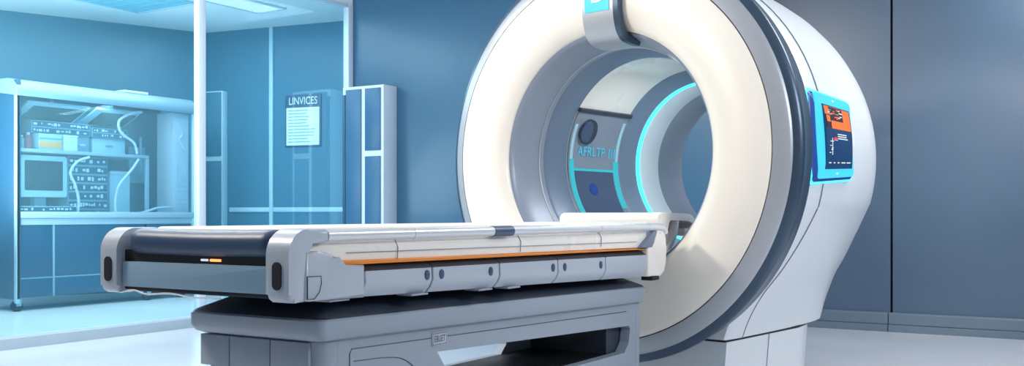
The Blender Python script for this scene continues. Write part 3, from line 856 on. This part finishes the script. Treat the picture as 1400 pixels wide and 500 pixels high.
# monitor
t = thing('desktop_monitor', 'boxy monitor with a dark screen on the worktop', 'monitor', (-9.1, 5.88, .966))
bm = NB(); prism(bm, rrect(5.62, 6.13, 1.17, 1.575, .02), 'x', -9.2, -9.02, bev=.008); obj('casing', bm, 'labpale', t)
bm = NB(); prism(bm, rrect(5.68, 6.08, 1.235, 1.525, .015), 'x', -9.021, -9.014); obj('screen', bm, 'castor', t)
bm = NB(); box(bm, -9.25, -9.0, 5.74, 6.02, .966, 1.0, .005); box(bm, -9.15, -9.08, 5.82, 5.94, 1.0, 1.17); obj('stand', bm, 'labmid', t)
rack('rack_unit', 'narrow blue rack module squeezed against the left post', 'equipment', -9.38, -9.0, 5.552, 5.612, .966, 1.585, 8, 'labmid', 11)
rack('rack_unit', 'tall blue rack module right of the monitor', 'equipment', -9.38, -9.05, 6.16, 6.62, .966, 1.585, 7, 'labmid', 8)
t = rack('keyboard_deck', 'low wide console with small keys in front of the monitor', 'equipment', -8.99, -8.93, 5.56, 6.18, .966, 1.08, 2, 'labpale', 21)
simple('supply_drum', 'pale upright canister below the shelf end', 'canister', [('shell', 'labpale', -9.3, -9.1, 6.68, 6.93, .966, 1.42), ('cap', 'cabwhite', -9.29, -9.11, 6.69, 6.92, 1.42, 1.46)])
def cable(label, pts, r=.014):
    bm = NB(); tube(bm, spline(pts, 8), r, 8); o = obj('cable', bm, 'cabwhite', smooth=60); top(o, label, 'cable')
cable('white cable looping from the hood down to the shelf', [(-8.97, 6.98, 2.095), (-8.97, 6.85, 2.07), (-8.97, 6.70, 1.98), (-8.97, 6.72, 1.86), (-8.97, 6.88, 1.76), (-8.97, 6.92, 1.645)])
cable('white cable curling from the shelf down onto the worktop', [(-8.918, 6.9, 1.585), (-8.918, 6.82, 1.48), (-8.92, 6.66, 1.30), (-8.93, 6.62, 1.12), (-8.93, 6.64, .985)])
cable('white cable hanging beside the monitor down to the worktop', [(-8.95, 6.33, 1.58), (-8.95, 6.2, 1.53), (-8.95, 6.12, 1.42), (-8.95, 6.17, 1.30), (-8.95, 6.21, 1.15), (-8.95, 6.2, .985)])
cable('white cable lying along the worktop towards the column', [(-8.925, 6.70, .985), (-8.925, 6.85, 1.0), (-8.925, 7.0, 1.03), (-8.925, 7.15, 1.07), (-8.925, 7.33, 1.08)])

# ------------------------------------------------------------------ light
def area(name, loc, tgt, size, energy, col, sy=None, spread=180):
    l = bpy.data.lights.new(name, 'AREA'); l.energy = energy; l.color = col; l.size = size
    if sy: l.shape = 'RECTANGLE'; l.size_y = sy
    l.spread = rad(spread)
    o = bpy.data.objects.new(name, l); C.objects.link(o); o.location = loc
    o.rotation_euler = (Vector(tgt)-Vector(loc)).to_track_quat('-Z', 'Y').to_euler(); return o
area('key_light', (-4.6, 1.2, 3.35), (-2.3, 4.9, 1.35), .6, 175, (1, .92, .82))
area('flank_light', (2.6, 3.4, 3.3), (-1.4, 5.6, 1.2), 1.6, 190, (.97, .98, 1))
area('ceiling_bounce', (-3.6, 3.6, 3.40), (-3.6, 3.6, 0), 3.5, 26, (.94, .97, 1), 3)
area('right_ceiling_light', (-.2, 6.8, 3.40), (-.6, 7.2, 0), 1.8, 150, (1, .97, .94), 1.8)
area('lab_light', (-8.3, 5.4, 3.15), (-8.3, 5.4, 0), 2.0, 135, (.94, .98, 1), 5)
area('lab_up_light', (-8.4, 4.6, 1.6), (-8.8, 6.4, 3.3), 1.6, 90, (.95, .99, 1), 1.6)
area('cabinet_fill', (-8.98, 6.5, 2.12), (-9.05, 6.5, 1), .12, 7, (.85, .97, 1), 1.8)  # fill added under the hood to brighten the cabinet interior
area('left_floor_fill', (-5.6, 4.5, 3.38), (-5.9, 5.2, 0), 1.2, 150, (.95, .98, 1), 2.4)  # unseen fill added to brighten the floor on the left
area('tunnel_fill', (-2.36, 5.75, 1.88), (-2.36, 5.75, 1.2), .12, 7, (.95, .98, 1), .5)  # fill added inside the bore to brighten the liner and rear collar
def spotl(name, loc, tgt, e, col, ang, blend):
    l = bpy.data.lights.new(name, 'SPOT'); l.energy = e; l.color = col; l.spot_size = rad(ang); l.spot_blend = blend; l.shadow_soft_size = .15
    o = bpy.data.objects.new(name, l); C.objects.link(o); o.location = loc
    o.rotation_euler = (Vector(tgt)-Vector(loc)).to_track_quat('-Z', 'Y').to_euler()
spotl('wall_spot', (-.5, 6.2, 2.6), (-1.2, 8.95, 1.55), 190, (1, .88, .82), 36, 1)
spotl('cyan_wall_spot', (-.5, 8.0, 3.35), (-.75, 8.95, 2.75), 45, (.4, .85, 1), 60, 1)  # added to imitate cyan light reflected high on the wall
w = bpy.data.worlds.new('W'); bpy.context.scene.world = w; w.use_nodes = True
w.node_tree.nodes['Background'].inputs[0].default_value = (.55, .68, .86, 1)
w.node_tree.nodes['Background'].inputs[1].default_value = .22

# ------------------------------------------------------------------ camera
cam = bpy.data.cameras.new('camera'); co = bpy.data.objects.new('camera', cam); C.objects.link(co)
cam.sensor_width = 36; cam.lens = 36*1360/1400; cam.shift_y = 43/1400
co.location = (0, 0, 1.0); co.rotation_euler = (rad(90), 0, rad(31.7))
cam.clip_start = .05
sc = bpy.context.scene; sc.camera = co
sc.view_settings.view_transform = 'Standard'; sc.view_settings.look = 'None'
sc.view_settings.exposure = 0; sc.view_settings.gamma = 1; sc.view_settings.use_curve_mapping = False
sc.cycles.max_bounces = 8; sc.cycles.transparent_max_bounces = 16
sc.cycles.use_denoising = True
